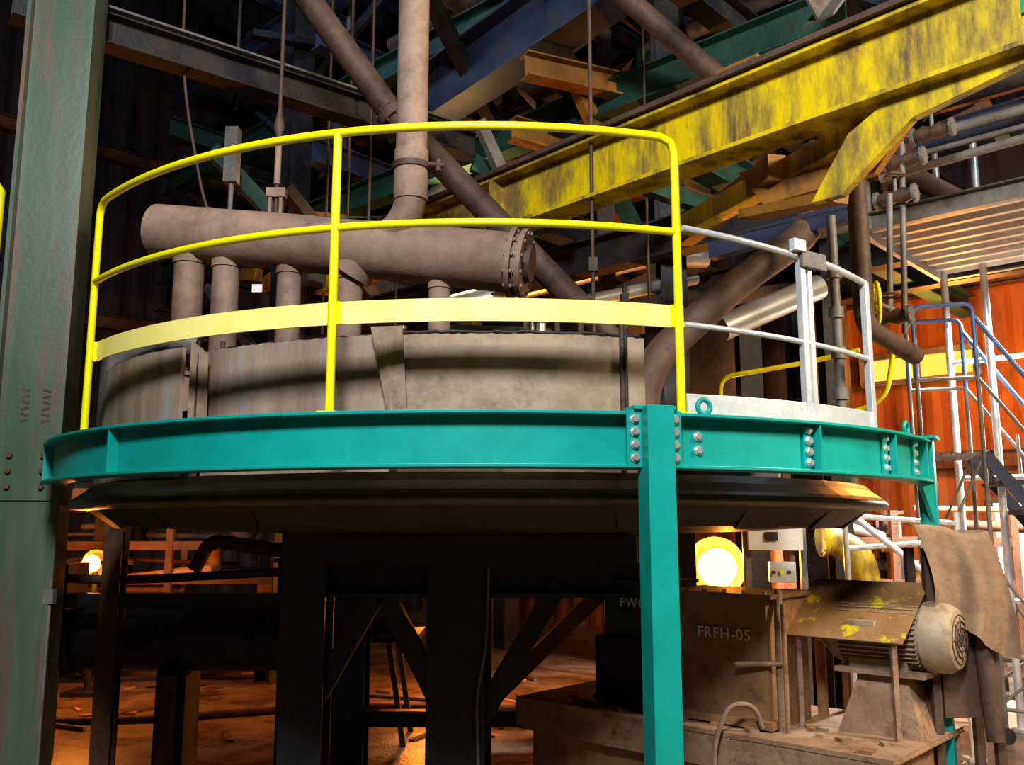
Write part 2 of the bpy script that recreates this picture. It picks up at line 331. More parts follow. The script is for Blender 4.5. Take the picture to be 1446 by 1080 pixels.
# ------------------------------------------------------------------ pedestal frame under basin
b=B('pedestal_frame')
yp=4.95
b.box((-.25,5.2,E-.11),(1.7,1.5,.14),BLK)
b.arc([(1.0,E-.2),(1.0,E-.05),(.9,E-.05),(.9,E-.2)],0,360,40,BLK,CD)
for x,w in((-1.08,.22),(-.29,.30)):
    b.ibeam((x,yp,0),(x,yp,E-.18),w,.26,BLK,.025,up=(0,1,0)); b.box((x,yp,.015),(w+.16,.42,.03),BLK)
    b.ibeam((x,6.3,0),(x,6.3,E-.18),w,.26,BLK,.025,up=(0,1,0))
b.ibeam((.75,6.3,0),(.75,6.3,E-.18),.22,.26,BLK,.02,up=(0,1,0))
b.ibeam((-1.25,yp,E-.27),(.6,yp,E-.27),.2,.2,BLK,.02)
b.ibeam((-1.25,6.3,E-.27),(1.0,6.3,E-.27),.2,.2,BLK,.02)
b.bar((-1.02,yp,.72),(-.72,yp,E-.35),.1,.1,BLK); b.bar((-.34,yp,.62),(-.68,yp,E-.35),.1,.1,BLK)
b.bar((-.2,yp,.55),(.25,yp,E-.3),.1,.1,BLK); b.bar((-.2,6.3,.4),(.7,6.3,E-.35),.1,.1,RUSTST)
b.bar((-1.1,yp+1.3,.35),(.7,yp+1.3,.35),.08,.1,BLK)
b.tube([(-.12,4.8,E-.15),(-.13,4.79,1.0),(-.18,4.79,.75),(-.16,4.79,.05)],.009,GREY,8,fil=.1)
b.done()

# ------------------------------------------------------------------ green column
b=B('green_column')
R=Matrix.Rotation(math.radians(14),3,'Z'); c=Vector((-2.53,4.78,0))
def hc(x0,y0,x1,y1):
    b.box(c+R@Vector(((x0+x1)/2,(y0+y1)/2,0))+Vector((0,0,H/2)),(x1-x0,y1-y0,H),GCOL,R=R)
hc(-.17,-.16,-.15,.16); hc(.15,-.16,.17,.16); hc(-.15,-.09,.15,-.07)
b.box(c+Vector((0,0,.02)),(.5,.5,.04),GCOL,R=R)
b.box(c+R@Vector((.0,-.095,0))+Vector((0,0,E+.28)),(.28,.012,.3),GCOL,R=R)
for x in(-.08,.08):
    for z in(.2,.28,.36): b.tube([c+R@Vector((x,-.1,0))+Vector((0,0,E+z)),c+R@Vector((x,-.12,0))+Vector((0,0,E+z))],.014,RUSTST,6)
for k in range(2):
    for j in range(6): b.box(c+R@Vector((-.03+k*.1,-.0905,0))+Vector((0,0,E+.54+j*.032)),(.04,.0015,.012),RUSTST,R=R@Matrix.Rotation(.3*(j%2*2-1),3,'Y'))
b.tube([c+Vector((.2,-.1,0)),c+Vector((.2,-.1,2.0))],.012,GREY,8)
b.box(c+Vector((.2,-.1,1.25)),(.05,.04,.07),GREY)
b.done()
b=B('yellow_ladder')
for dx in(0,.45): b.tube([(-2.86-dx,4.85,0),(-2.86-dx,4.85,3.45),(-2.93-dx,4.85,3.55)],.02,YEL,10)
for i in range(12): b.tube([(-2.86,4.85,.3+i*.27),(-3.31,4.85,.3+i*.27)],.012,YEL,8)
b.done()

# ------------------------------------------------------------------ yellow runway girder
b=B('yellow_runway_girder')
Q1=Vector((1.58,4.0,0)); dB=Vector((-1.12,1.2,0)).normalized(); zb0=E+1.9; hB=.37
n0=Q1-dB*3.2; n1=Q1+dB*4.6; zc=zb0+hB/2
b.ibeam(n0+Vector((0,0,zc)),n1+Vector((0,0,zc)),.2,hB,DYEL,.022)
b.bar(n0+Vector((0,0,zb0+hB+.02)),n1+Vector((0,0,zb0+hB+.02)),.26,.03,DPIPE)
for s_ in(2.4,3.6): b.bar(Q1+dB*s_+Vector((-.04,-.04,zc)),Q1+dB*(s_+.012)+Vector((-.04,-.04,zc)),.13,hB-.05,DYEL)
b.box(Q1-dB*.80+Vector((-.01,-.01,zc+.03)),(.07,.03,.09),TEAL,math.atan2(dB.y,dB.x))
nn=Vector((dB.y,-dB.x,0))
def pl(pts,th=.02,m=DYEL,off=0):
    k=len(pts); vs=[Q1+dB*a+nn*(off+o)+Vector((0,0,z)) for o in(-th/2,th/2) for a,z in pts]
    b.add(vs,[tuple(range(k)),tuple(range(2*k-1,k-1,-1))]+[(i,(i+1)%k,k+(i+1)%k,k+i) for i in range(k)],m)
pl([(-.95,zb0),(-.2,zb0),(.0,zb0-.1),(.2,zb0-.38),(.05,zb0-.38),(-.3,zb0-.12),(-.9,zb0-.02)],.05,DYEL)
pl([(-.2,zb0),(.75,zb0),(.6,zb0-.22),(.0,zb0-.22)],.05,OCHRE,.25)
b.bar(Q1+dB*.1+nn*.05+Vector((0,0,zb0-.36)),Q1+dB*.75+nn*.3+Vector((0,0,zb0-.22)),.12,.05,OCHRE)
b.bar(Q1-dB*.2+nn*.1+Vector((0,0,zb0-.02)),Q1+dB*1.3+nn*.5+Vector((0,0,zb0-.1)),.1,.12,DYEL)
b.bar(Q1+dB*.5+nn*.2+Vector((0,0,zb0-.05)),Q1+dB*1.6+nn*.9+Vector((0,0,zb0+.0)),.1,.14,OCHRE)
b.box(Q1+dB*.55+Vector((0,0,zb0+hB+.06)),(.25,.14,.06),OCHRE,math.atan2(dB.y,dB.x))
for s_ in(-2.6,4.3): b.ibeam(Q1+dB*s_,Q1+dB*s_+Vector((0,0,zb0)),.2,.2,DARK,.015)
b.done()

# ------------------------------------------------------------------ structural steel
b=B('structural_steel_frame')
MS=[DARK,DARK,DARK,GRNST,RUSTST,BLUST]
for a,bb in((-8.5,9),(-5,9.5),(-1.5,9.5),(-8.5,5.5),(-11,8),(-11,4),(-3.6,7.9)):
    b.ibeam(uv(a,bb),uv(a,bb,H),.28,.3,random.choice([DARK,RUSTST,DARK]),.02,up=U)
for z in(3.9,5.2,6.5,7.8,9):
    for bb in(5.7,7.9,9.5): b.ibeam(uv(-12,bb,z+.1*(bb-7)),uv(-2.2 if bb<6 else 6.5,bb,z+.1*(bb-7)),.18,.28,random.choice(MS),.015)
    for a in(-11,-9.2,-7.7,-6.2,-4.9,-3.2): b.ibeam(uv(a,5.2,z+.3),uv(a,11.5,z+.3),.18,.26,random.choice(MS),.015)
for i in range(150):
    a=random.uniform(-11,-1.5); bb=random.uniform(5.4,10); z=random.uniform(3.5,8.5); q=random.choice([U,V])
    p=uv(a,bb,z); L_=random.uniform(.4,1.9); b.bar(p,p+q*random.choice([-1,1])*L_+Vector((0,0,random.uniform(-.3,1.1)*L_)),random.uniform(.03,.14),random.uniform(.05,.16),random.choice(MS+[GREY,OCHRE,GRNST]))
for i in range(50):
    a=random.uniform(-10,-2); bb=random.uniform(5.4,9); z=random.uniform(3.6,7.5); p=uv(a,bb,z)
    k_=random.uniform(.15,.4); q=random.choice([U,V]); n_=Vector((-q.y,q.x,0))*.01
    tri=[p,p+q*k_,p+Vector((0,0,-k_))]; b.add([x-n_ for x in tri]+[x+n_ for x in tri],[(0,1,2),(3,4,5),(0,1,4,3),(1,2,5,4),(0,2,5,3)],random.choice(MS+[GRNST,OCHRE]))
b.ibeam((-2.9,4.85,E+3.0),(-.3,6.9,E+3.0),.16,.2,DARK,.015)
b.bar((-2.9,4.80,E+3.11),(-.3,6.85,E+3.11),.16,.015,GREY)
b.ibeam((-.95,8.3,E+4.0),(.9,5.9,E+4.0),.3,.55,BLUST,.02)
b.ibeam((.1,6.6,E+3.55),(1.7,7.4,E+3.6),.14,.2,OCHRE,.015)
b.ibeam((.0,7.2,E+3.3),(1.9,8.3,E+3.2),.14,.2,OCHRE,.015)
b.bar((.35,6.8,E+3.9),(.75,7.2,E+3.2),.08,.14,OCHRE); b.bar((1.1,7.0,E+3.9),(.8,7.2,E+3.1),.08,.1,GRNST)
b.ibeam((1.75,4.9,E+3.0),(2.6,5.6,E+4.2),.2,.2,GREY,.015)
b.ibeam((1.25,6.9,0),(1.25,6.9,H),.2,.25,DARK,.02); b.ibeam((.82,7.6,0),(.82,7.6,6),.14,.14,DPIPE,.015)
b.ibeam((2.2,8.3,0),(2.2,8.3,8),.2,.2,DARK,.02); b.ibeam((2.75,7.7,0),(2.75,7.7,8),.16,.2,DARK,.02)
b.ibeam((-2.0,6.9,E+2.3),(.2,7.4,E+2.5),.12,.2,GRNST,.015)
b.bar((-2.1,6.0,E+2.6),(-1.5,6.6,E+2.0),.05,.12,GRNST)
b.bar((-.3,6.6,E+2.75),(.3,6.9,E+2.55),.05,.14,GRNST); b.bar((.1,6.5,E+2.5),(.45,6.7,E+2.35),.05,.12,GRNST); b.bar((-.25,6.4,E+3.0),(.0,6.6,E+2.5),.05,.1,GREY)
b.done()
def tank(x,y,r,z0,z1):
    b=B('dark_backdrop_tank')
    b.tube([(x,y,z0),(x,y,z0+.35),(x,y,z1),(x,y,z1+.2)],[r*.45,r,r,r*.5],DARK,32)
    b.flange((x,y,z0+.4),(0,0,1),r*1.05,.06,RUSTST,20); b.flange((x,y,z1),(0,0,1),r*1.05,.06,RUSTST,20)
    b.tube([(x,y,z0),(x,y,z0-.3)],r*.3,DPIPE,16)
    for k in range(4):
        t_=math.pi/4+k*math.pi/2; p=(x+r*math.cos(t_),y+r*math.sin(t_)); b.bar((p[0],p[1],0),(p[0],p[1],z0+.6),.09,.09,DARK)
    b.done()
tank(2.15,10.2,.72,2.0,4.6); tank(3.25,10.0,.5,1.95,4.2)  # dark tanks added to darken the background behind the gate
b=B('chain_hoist')
b.box((-1.95,6.0,E+2.55),(.09,.09,.4),GREY); b.tube([(-1.95,6,E+2.9),(-1.95,6,H-.3)],.015,DARK,8); b.tube([(-1.95,6,E+2.4),(-1.95,6,E+1.3)],.018,GREY,8)
b.tube([(-2.2,5.5,H-.3),(-2.15,5.5,E+2.9),(-1.95,5.5,E+2.0),(-1.75,5.5,E+1.6)],.01,DPIPE,8,fil=.4)
for i in range(6): x=random.uniform(-2.3,1.2); y=random.uniform(5.7,7.5); b.tube([(x,y,H-.3),(x,y,E+random.uniform(1.4,2.6))],.011,DPIPE,8)
b.done()

# ------------------------------------------------------------------ pipework
b=B('overhead_pipework')
b.tube([(-1.75,5.15,E+3.9),(-.75,5.35,E+2.55),(.05,5.5,E+1.75),(.6,5.6,E+1.2),(.75,5.6,E+.6)],.082,DPIPE,20,fil=.05)
b.flange((-.75,5.35,E+2.55),(.8,.15,-1.05),.105,.05,DPIPE,8)
b.tube([(.6,5.8,E+3.8),(1.5,6.0,E+3.1),(3.5,6.6,E+2.4)],.075,DPIPE,18,fil=.1)
b.tube([(1.7,4.9,E+2.12),(1.97,4.95,E+2.12),(1.97,4.95,E+1.1),(2.4,5.3,E+1.0)],.055,DPIPE,18,fil=.1)
b.tube([(2.2,6.3,E+2.7),(2.12,6.1,E+2.3),(2.0,5.9,E+1.95),(1.5,5.8,E+1.6),(.85,5.7,E+1.0),(.8,5.7,E+.4)],.105,DPIPE,20,fil=.25)
b.flange((2.09,6.05,E+2.22),(.12,.2,.35),.14,.05,PIPE,8)
b.tube([(-.6,7.8,E+1.9),(1.3,8.4,E+2.55),(1.9,8.6,E+2.6)],.1,SILV,18,fil=.2)
b.tube([(1.55,6.6,E+1.45),(2.4,6.9,E+1.85)],.1,SILV,18); b.tube([(1.7,6.8,E+2.6),(2.3,7.0,E+2.85)],.11,SILV,18)
b.tube([(.5,6.6,E+1.65),(1.5,7.2,E+2.0)],.05,SILV,14)
for i,(x0,y0,z0,r_,m_) in enumerate(((2.75,5.9,2.62,.035,GREY),(2.6,6.1,2.42,.03,GREY),(2.7,6.4,3.0,.07,DARK),(2.6,6.2,3.2,.03,DPIPE),(2.6,6.8,3.6,.1,DARK),(2.9,6.6,2.85,.09,BLUST))):
    p=Vector((x0,y0,E+z0)); b.tube([p,p+U*3.2+Vector((0,0,.1*(i%2)))],r_,m_,12)
b.tube([(1.98,5.4,E+.3),(1.98,5.4,E+1.9)],.03,GREY,12)
for z in(.5,.75,1.0,1.25,1.5): b.tube([(1.98,5.4,E+z),(1.98,5.4,E+z+.07)],.045,GREY,12)
for i in range(40):
    a=random.uniform(-10,-2.5); bb=random.uniform(5.8,10.5); z=random.uniform(3.6,7.5)
    p=uv(a,bb,z); q=random.choice([U,V,U,Vector((0,0,1))])*random.uniform(1.0,1.4 if bb>9.5 else 3)
    b.tube([p,p+q],random.choice([.02,.03,.05,.09]),random.choice([DPIPE,DARK,PIPE,GREY]),12)
b.done()
b=B('valve_cluster')
for (x,y,z) in((2.55,5.6,2.35),(2.48,5.6,2.1),(2.7,5.5,2.5),(2.35,5.5,1.28)):
    c=Vector((x,y,E+z)); b.tube([c-U*.12,c-U*.05,c,c+U*.05,c+U*.12],[.03,.055,.035,.055,.03],DPIPE,16)
    b.flange(c-U*.12,U,.06,.02,GREY,6); b.flange(c+U*.12,U,.06,.02,GREY,6)
    b.tube([c,c+Vector((0,0,.14))],.014,GREY,8)
    b.tube([c+Vector((.06*math.cos(k*math.pi/6),.06*math.sin(k*math.pi/6),.14)) for k in range(12)],.008,RUSTST,6,closed=True)
    b.bar(c+Vector((-.06,0,.14)),c+Vector((.06,0,.14)),.01,.01,RUSTST)
b.tube([(2.48,5.6,E+1.2),(2.55,5.6,E+2.6)],.02,GREY,8); b.tube([(2.35,5.5,E+1.28),(2.42,5.55,E+2.1)],.02,GREY,8)
b.done()
b=B('yellow_hand_wheel')
c=Vector((2.27,5.5,E+1.37)); b.tube([c+Vector((.02*math.cos(k*math.pi/10),.1*math.cos(k*math.pi/10),.13*math.sin(k*math.pi/10))) for k in range(20)],.014,YEL,8,closed=True)
for k in(0,1,2): t_=k*math.pi/3; d=Vector((.02*math.cos(t_),.1*math.cos(t_),.13*math.sin(t_))); b.tube([c-d,c+d],.009,YEL,6)
b.tube([c,c+Vector((.12,0,-.05))],.02,GREY,8); b.done()
b=B('curved_access_rail')
b.tube([(1.58,6.8,E+.6),(1.58,6.8,E+1.12),(1.8,6.7,E+1.14),(2.2,6.6,E+1.2),(2.5,6.4,E+1.25)],.018,YEL,10,fil=.12)
b.tube([(1.98,5.9,E+.75),(2.2,5.85,E+.72),(2.38,5.7,E+.8),(2.42,5.65,E+1.1)],.016,YEL,10,fil=.12)
b.done()

# ------------------------------------------------------------------ corrugated deck on scaffold
b=B('scaffold_deck_tower')
O=Vector((2.72,6.6,E+2.2)); Lu=4.5; Lv=1.63; n=32; vs=[]
for i in range(n+1):
    z=.06 if (i//2)%2 else 0
    p=O+V*(Lv*i/n)+Vector((0,0,z)); vs+=[p,p+U*Lu]
b.add(vs,[(2*i,2*i+1,2*i+3,2*i+2) for i in range(n)],LGREY)
b.chan(O-V*.05-U*.1+Vector((0,0,.06)),O-V*.05+U*Lu+Vector((0,0,.06)),.06,.14,GREY); b.chan(O+V*(Lv+.05)+Vector((0,0,.02)),O+V*(Lv+.05)+U*Lu+Vector((0,0,.02)),.06,.12,GREY)
b.bar(O-V*.05-U*.03,O+V*(Lv+.05)-U*.03,.04,.1,LGREY)
b.bar(O+U*2.0+Vector((0,0,-.06)),O+U*2.0+V*Lv+Vector((0,0,-.06)),.07,.07,GREY)
for (s_,w) in((0,Lv),(.35,Lv-.1),(2.4,0),(2.4,Lv)):
    p=O+U*s_+V*w; b.tube([(p.x,p.y,0),(p.x,p.y,O.z+1.2)],.03,GALV,12); b.tube([(p.x,p.y,0),(p.x,p.y,.03)],.07,GALV,12)
for z in(1.0,2.0,3.0):
    b.tube([O+V*Lv+Vector((0,0,z-O.z)),O+V*Lv+U*2.4+Vector((0,0,z-O.z))],.022,GALV,10)
for z in(.5,1.05): b.tube([O-V*.02+Vector((0,0,z)),O-V*.02+U*Lu+Vector((0,0,z))],.022,GREY,10)
for s_ in(0,1.2,2.4,3.6): b.tube([O-V*.02+U*s_,O-V*.02+U*s_+Vector((0,0,1.05))],.022,GREY,10)
b.done()
# ------------------------------------------------------------------ rolling stairs
b=B('rolling_access_stairs')
P0=Vector((3.26,7.2,0)); zp=2.16; w=.6; L0=.44; L1=1.9
SU=Vector((.95,-.31,0)).normalized(); SVv=Vector((.31,.95,0)).normalized(); SZ=math.atan2(SU.y,SU.x)
def rp(a,c,z): return P0+SU*a+SVv*c+Vector((0,0,z))
for a in(0,L0):
    for c in(0,w):
        b.tube([rp(a,c,.08),rp(a,c,zp+1.15)],.017,GREY,10); b.tube([rp(a,c-.02,.06),rp(a,c+.02,.06)],.06,DARK,14)
for i in range(6): b.bar(rp(.03+i*.075,0,zp),rp(.03+i*.075,w,zp),.05,.03,GREY)
for c in(0,w):
    b.tube([rp(0,c,zp+.6),rp(0,c,zp+1.2),rp(L0,c,zp+1.2),rp(L0,c,zp+.6)],.018,BLUE,10,fil=.08); b.tube([rp(0,c,zp+.6),rp(L0,c,zp+.6)],.015,GREY,8)
    b.tube([rp(L0,c,zp+1.1),rp(L1,c,1.0),rp(L1,c,.2)],.018,BLUE,10,fil=.1)
    b.bar(rp(L0,c,zp),rp(L1,c,.12),.03,.09,BLUST); b.tube([rp(L0,c,zp+.6),rp(L1,c,.6)],.014,GREY,8)
    for z in(.3,1.2): b.tube([rp(0,c,z),rp(L0,c,z)],.014,GREY,8)
    b.tube([rp(0,c,.3),rp(L0,c,1.2)],.011,GREY,8); b.tube([rp(L0,c,.3),rp(0,c,1.2)],.011,GREY,8); b.tube([rp(0,c,1.2),rp(L0,c,zp)],.011,GREY,8)
    for k in(.8,1.25):
        zz=zp-(zp-.12)*(k-L0)/(L1-L0); b.tube([rp(k,c,.1),rp(k,c,zz+.7)],.014,GREY,8)
    b.tube([rp(L0,c,.25),rp(L1,c,.12)],.014,GREY,8); b.tube([rp(L0,c,.3),rp(1.25,c,.95)],.011,GREY,8); b.tube([rp(L0,c,1.3),rp(1.25,c,.15)],.011,GREY,8)
for i in range(1,9):
    t_=i/9; b.box(rp(L0+(L1-L0)*t_,w/2,zp-(zp-.12)*t_),(.2,w,.03),DARK,SZ)
b.tube([rp(L1,0,.12),rp(L1,w,.12)],.02,GREY,8)
for z in(.3,1.2,zp+1.2): b.tube([rp(0,0,z),rp(0,w,z)],.014,BLUE if z>2 else GREY,8)
b.done()
b=B('scaffold_brace_frame')
for (x,y) in((2.25,6.2),(2.75,6.0),(3.2,6.6)): b.tube([(x,y,0),(x,y,E+.1)],.02,GALV,10); b.box((x,y,.01),(.12,.12,.02),GALV)
b.tube([(2.25,6.2,E+.07),(3.2,6.6,E+.02)],.018,GALV,8); b.tube([(2.25,6.2,E-.15),(3.2,6.6,E-.1)],.018,GALV,8)
b.tube([(2.3,6.15,E+.06),(2.78,6.0,E-.38)],.022,GALV,8); b.tube([(2.75,6.0,E+.05),(3.2,6.6,E-.4)],.018,GALV,8)
b.done()

# ------------------------------------------------------------------ pump skid
SO=Vector((1.71,4.28,0)); ZS=.56
def S(a,c,z): return SO-U*a+V*c+Vector((0,0,z))
b=B('pump_skid')
ln,wd=2.3,.98
b.box(S(ln/2,wd/2,ZS-.012),(ln,wd,.024),SKID,UZ)
for c in(.04,wd-.04): b.chan(S(-.0,c,ZS-.1),S(ln,c,ZS-.1),.07,.17,SKID,.012)
for a in(.03,.8,1.6,ln-.03): b.chan(S(a,0,ZS-.1),S(a,wd,ZS-.1),.07,.17,SKID,.012)
b.box(S(ln/2,wd/2,(ZS-.19-.24)/2),(ln-.15,wd-.15,ZS-.19+.24),HOUS,UZ)
for i in range(25): b.box(S(random.uniform(.05,2.1),random.uniform(.05,.4),ZS+.008),(random.uniform(.02,.09),random.uniform(.02,.07),.016),random.choice([SKID,HOUS]),random.random()*3)
mz=1.04; mc=.66
b.tube([S(-.12,mc,mz),S(-.11,mc,mz),S(-.07,mc,mz),S(.03,mc,mz)],[.10,.145,.172,.178],MOTOR,36)
b.tube([S(.03,mc,mz),S(.5,mc,mz)],.155,MOTOR,32)
for k in range(40):
    t_=k*2*math.pi/40; o=V*math.cos(t_)*.162+Vector((0,0,math.sin(t_)*.162)); b.bar(S(.05,mc,mz)+o,S(.45,mc,mz)+o,.006,.022,MOTOR,up=o.normalized())
b.tube([S(.5,mc,mz),S(.54,mc,mz),S(.62,mc,mz)],[.15,.12,.05],MOTOR,28); b.tube([S(.6,mc,mz),S(.75,mc,mz)],.03,BOLT,14)
for r in(.03,.06,.09,.12): b.tube([S(-.124 if r<.1 else -.117,mc,mz)+V*math.cos(k*math.pi/12)*r+Vector((0,0,r*math.sin(k*math.pi/12))) for k in range(24)],.0035,DPIPE,6,closed=True)
for k in range(8): t_=k*math.pi/4; b.bar(S(-.122,mc,mz),S(-.122,mc,mz)+V*math.cos(t_)*.11+Vector((0,0,.11*math.sin(t_))),.005,.005,DPIPE,up=U)
b.box(S(.3,mc-.17,mz+.03),(.14,.08,.1),MOTOR,UZ)
def frust(a,c,z0,z1,w0,d0,w1,d1,m):
    vs=[S(a+i*w0/2,c+j*d0/2,z0) for i,j in((-1,-1),(1,-1),(1,1),(-1,1))]+[S(a+i*w1/2,c+j*d1/2,z1) for i,j in((-1,-1),(1,-1),(1,1),(-1,1))]
    b.add(vs,[(0,1,2,3),(4,5,6,7),(0,1,5,4),(1,2,6,5),(2,3,7,6),(3,0,4,7)],m)
frust(.24,mc,ZS,mz-.19,.42,.4,.24,.22,SKID); b.box(S(.24,mc,mz-.18),(.46,.34,.025),SKID,UZ); b.box(S(.26,mc,mz-.15),(.3,.24,.05),MOTOR,UZ)
for a,c in((.12,.40),(.62,.40),(.12,.97),(.62,.97)): b.bar(S(a,c,ZS),S(a,c,mz+.01),.026,.026,SKID)
def sheet(p,th,m):
    n_=(p[1]-p[0]).cross(p[2]-p[0]).normalized()*th; vs=list(p)+[q+n_ for q in p]; k=len(p)
    b.add(vs,[tuple(range(k)),tuple(range(2*k-1,k-1,-1))]+[(i,(i+1)%k,k+(i+1)%k,k+i) for i in range(k)],m)
sheet([S(.06,.36,mz-.01),S(.72,.36,mz-.01),S(.66,.74,mz+.265),S(.04,.74,mz+.265)],.006,COVER)
sheet([S(.04,.74,mz+.265),S(.66,.74,mz+.265),S(.66,1.0,mz+.08),S(.04,1.0,mz+.08)],.006,COVER)
hz0,hz1=ZS,1.22
pr=[(-.3,-.22),(.3,-.22),(.33,-.12),(.33,.2),(-.33,.2),(-.33,-.12)]
ac,cc=1.0,.42
vs=[S(ac+x,cc+y,z) for z in(hz0,hz1) for x,y in pr]
b.add(vs,[tuple(range(6)),tuple(range(11,5,-1))]+[(i,(i+1)%6,6+(i+1)%6,6+i) for i in range(6)],HOUS)
b.box(S(ac,cc,hz1+.012),(.70,.5,.024),HOUS,UZ); b.box(S(ac,cc-.24,ZS+.03),(.7,.1,.04),HOUS,UZ)
for i in range(6): b.tube([S(ac-.3+.12*i,cc-.22,hz1+.02),S(ac-.3+.12*i,cc-.22,hz1+.04)],.012,BOLT,6)
b.tube([S(.68,.3,hz1-.02),S(.66,.28,hz1+.05),S(.64,.22,hz1-.1),S(.64,.22,ZS)],.02,SKID,10,fil=.04)
b.tube([S(.60,.2,1.2),S(.60,.2,ZS)],.014,SKID,8); b.tube([S(.6,.2,.9),S(.85,.14,.88)],.014,SKID,8)
b.tube([S(.70,.12,ZS+.02),S(.72,.08,ZS+.14),S(.80,-.03,ZS+.15),S(.88,-.06,ZS-.05),S(.88,-.06,.2)],.013,PIPE,10,fil=.1)
b.tube([S(.66,.75,1.1),S(.66,.75,ZS)],.03,HOUS,12)
b.box(S(1.62,.5,.75),(.5,.5,.38),DARK,UZ); b.tube([S(1.33,.3,.80),S(1.4,.3,.80)],.10,DARK,20)
b.box(S(1.60,.46,1.05),(.42,.34,.42),GBOX,UZ); b.box(S(1.60,.46,1.27),(.46,.38,.02),GBOX,UZ); b.tube([S(1.6,.46,1.27),S(1.6,.46,1.34)],.03,BOLT,12); b.tube([S(1.5,.38,1.27),S(1.5,.38,1.31)],.02,BOLT,10)
K=.87; SN=Vector((1.488,3.724,.208))
b.resize(SO,K,SN)
sk=b.done(bevel=.004)
def SS(a,c,z): return SN+(S(a,c,z)-SO)*K
text('FRFH-05',.07,SS(1.11,.19,1.0),UZ,sk,STENC); text('FWGR-04',.07,SS(1.70,.28,1.12),UZ,sk,STENC)
# ------------------------------------------------------------------ tarp covered stand
b=B('tarp_covered_stand')
T0=Vector((2.1,4.62,0))
for dx,dy in((-.13,-.1),(.16,-.1),(-.13,.1),(.16,.1)): b.bar(T0+Vector((dx,dy,.0)),T0+Vector((dx,dy,1.5)),.04,.04,DPIPE)
b.box(T0+Vector((.04,.0,.95)),(.26,.2,.5),DPIPE); b.tube([T0+Vector((.1,-.12,1.1)),T0+Vector((.12,-.14,.6))],.04,DPIPE,12)
nx,nz=26,24; vs=[]
for j in range(nz+1):
    for i in range(nx+1):
        u_=i/nx; v_=j/nz
        x=-.2+.36*u_
        if v_<.25: y=.15-.3*(v_/.25); z=1.61-.01*math.sin(u_*9)
        else:
            k=(v_-.25)/.75; y=-.15-.04*k-.03*math.sin(u_*11+k*2)*k-.02*math.sin(u_*23+k*3)*k; z=1.60-.60*k*(.66+.34*u_)
            x+=(.04*u_+.05)*math.sin(k*2.2)
        vs.append(T0+Vector((x,y,z+.02*math.sin(u_*6+.5)-.02*u_)))
fs=[(j*(nx+1)+i,j*(nx+1)+i+1,(j+1)*(nx+1)+i+1,(j+1)*(nx+1)+i) for j in range(nz) for i in range(nx)]
b.add(vs,fs,TARP,True)
b.resize(T0,.92,Vector((2.0,4.28,.12)))
for dx in(-.12,.15): b.bar((2.0+dx,4.28,0),(2.0+dx,4.28,.3),.05,.05,DPIPE)
b.done()
# ------------------------------------------------------------------ control boxes, duct, lamps
b=B('control_box_stand')
c=Vector((2.1,7.4,0))
for dx in(-.2,.25): b.bar(c+Vector((dx,.05,0)),c+Vector((dx,.05,E+.02)),.05,.05,GREY)
b.box(c+Vector((.0,-.04,E-.09)),(.42,.16,.2),WHITE,-.2); b.box(c+Vector((.05,-.04,E-.36)),(.2,.14,.16),GALV,-.2); b.box(c+Vector((-.05,-.13,E-.08)),(.1,.01,.07),DARK,-.2)
for k in range(3): b.tube([c+Vector((-.04+.06*k,-.11,E-.36)),c+Vector((-.04+.06*k,-.13,E-.36))],.015,[RUSTST,YEL,GRNST][k],10)
b.done(bevel=.005)
b=B('ochre_duct_elbow')
b.tube([(2.42,7.2,E-.1),(2.52,7.2,E-.11),(2.70,7.15,E-.22),(2.74,7.1,E-.6),(2.74,7.1,0)],.11,DYEL,20,fil=.12); b.flange((2.43,7.2,E-.1),(1,0,0),.14,.03,DYEL,8); b.done()
def lamp(name,p,r,halo_dish=True):
    b=B(name); p=Vector(p); N_=9
    b.tube([p+Vector((0,0,-r*math.cos(math.pi*(k+.05)/(N_+.1)))) for k in range(N_+1)],[max(.01,r*math.sin(math.pi*(k+.05)/(N_+.1))) for k in range(N_+1)],LAMP,24)
    if halo_dish:  # dish added behind the bulb to give its glow a halo
        q=p+Vector((0,.12,0)); n=28; vs=[]
        for rr,dy in((r*.2,.12),(r*1.0,.08),(r*1.5,-.04),(r*1.57,-.04),(r*1.55,.0)):
            vs+=[q+Vector((rr*math.cos(2*math.pi*k/n),dy,rr*math.sin(2*math.pi*k/n))) for k in range(n)]
        b.add(vs,[(j*n+k,j*n+(k+1)%n,(j+1)*n+(k+1)%n,(j+1)*n+k) for j in range(4) for k in range(n)],CRATE,True)
    b.tube([p+Vector((0,.1,-r)),(p.x,p.y+.1,0)],.03,DARK,10); b.box((p.x,p.y+.1,.02),(.35,.35,.04),DARK); b.done()
lamp('work_lamp',(2.0,9.0,1.20),.19); lamp('work_lamp',(-4.1,9.0,1.24),.085)
b=B('high_bay_lamp'); p=Vector((-.72,8.6,E+3.05)); b.tube([p,p+Vector((0,0,.12)),p+Vector((0,0,.3))],[.26,.2,.06],GREY,24); b.tube([p-Vector((0,0,.03)),p+Vector((0,0,.02))],.2,LAMPW,24); b.tube([p+Vector((0,0,.3)),(p.x,p.y,H)],.015,DARK,8); b.done()

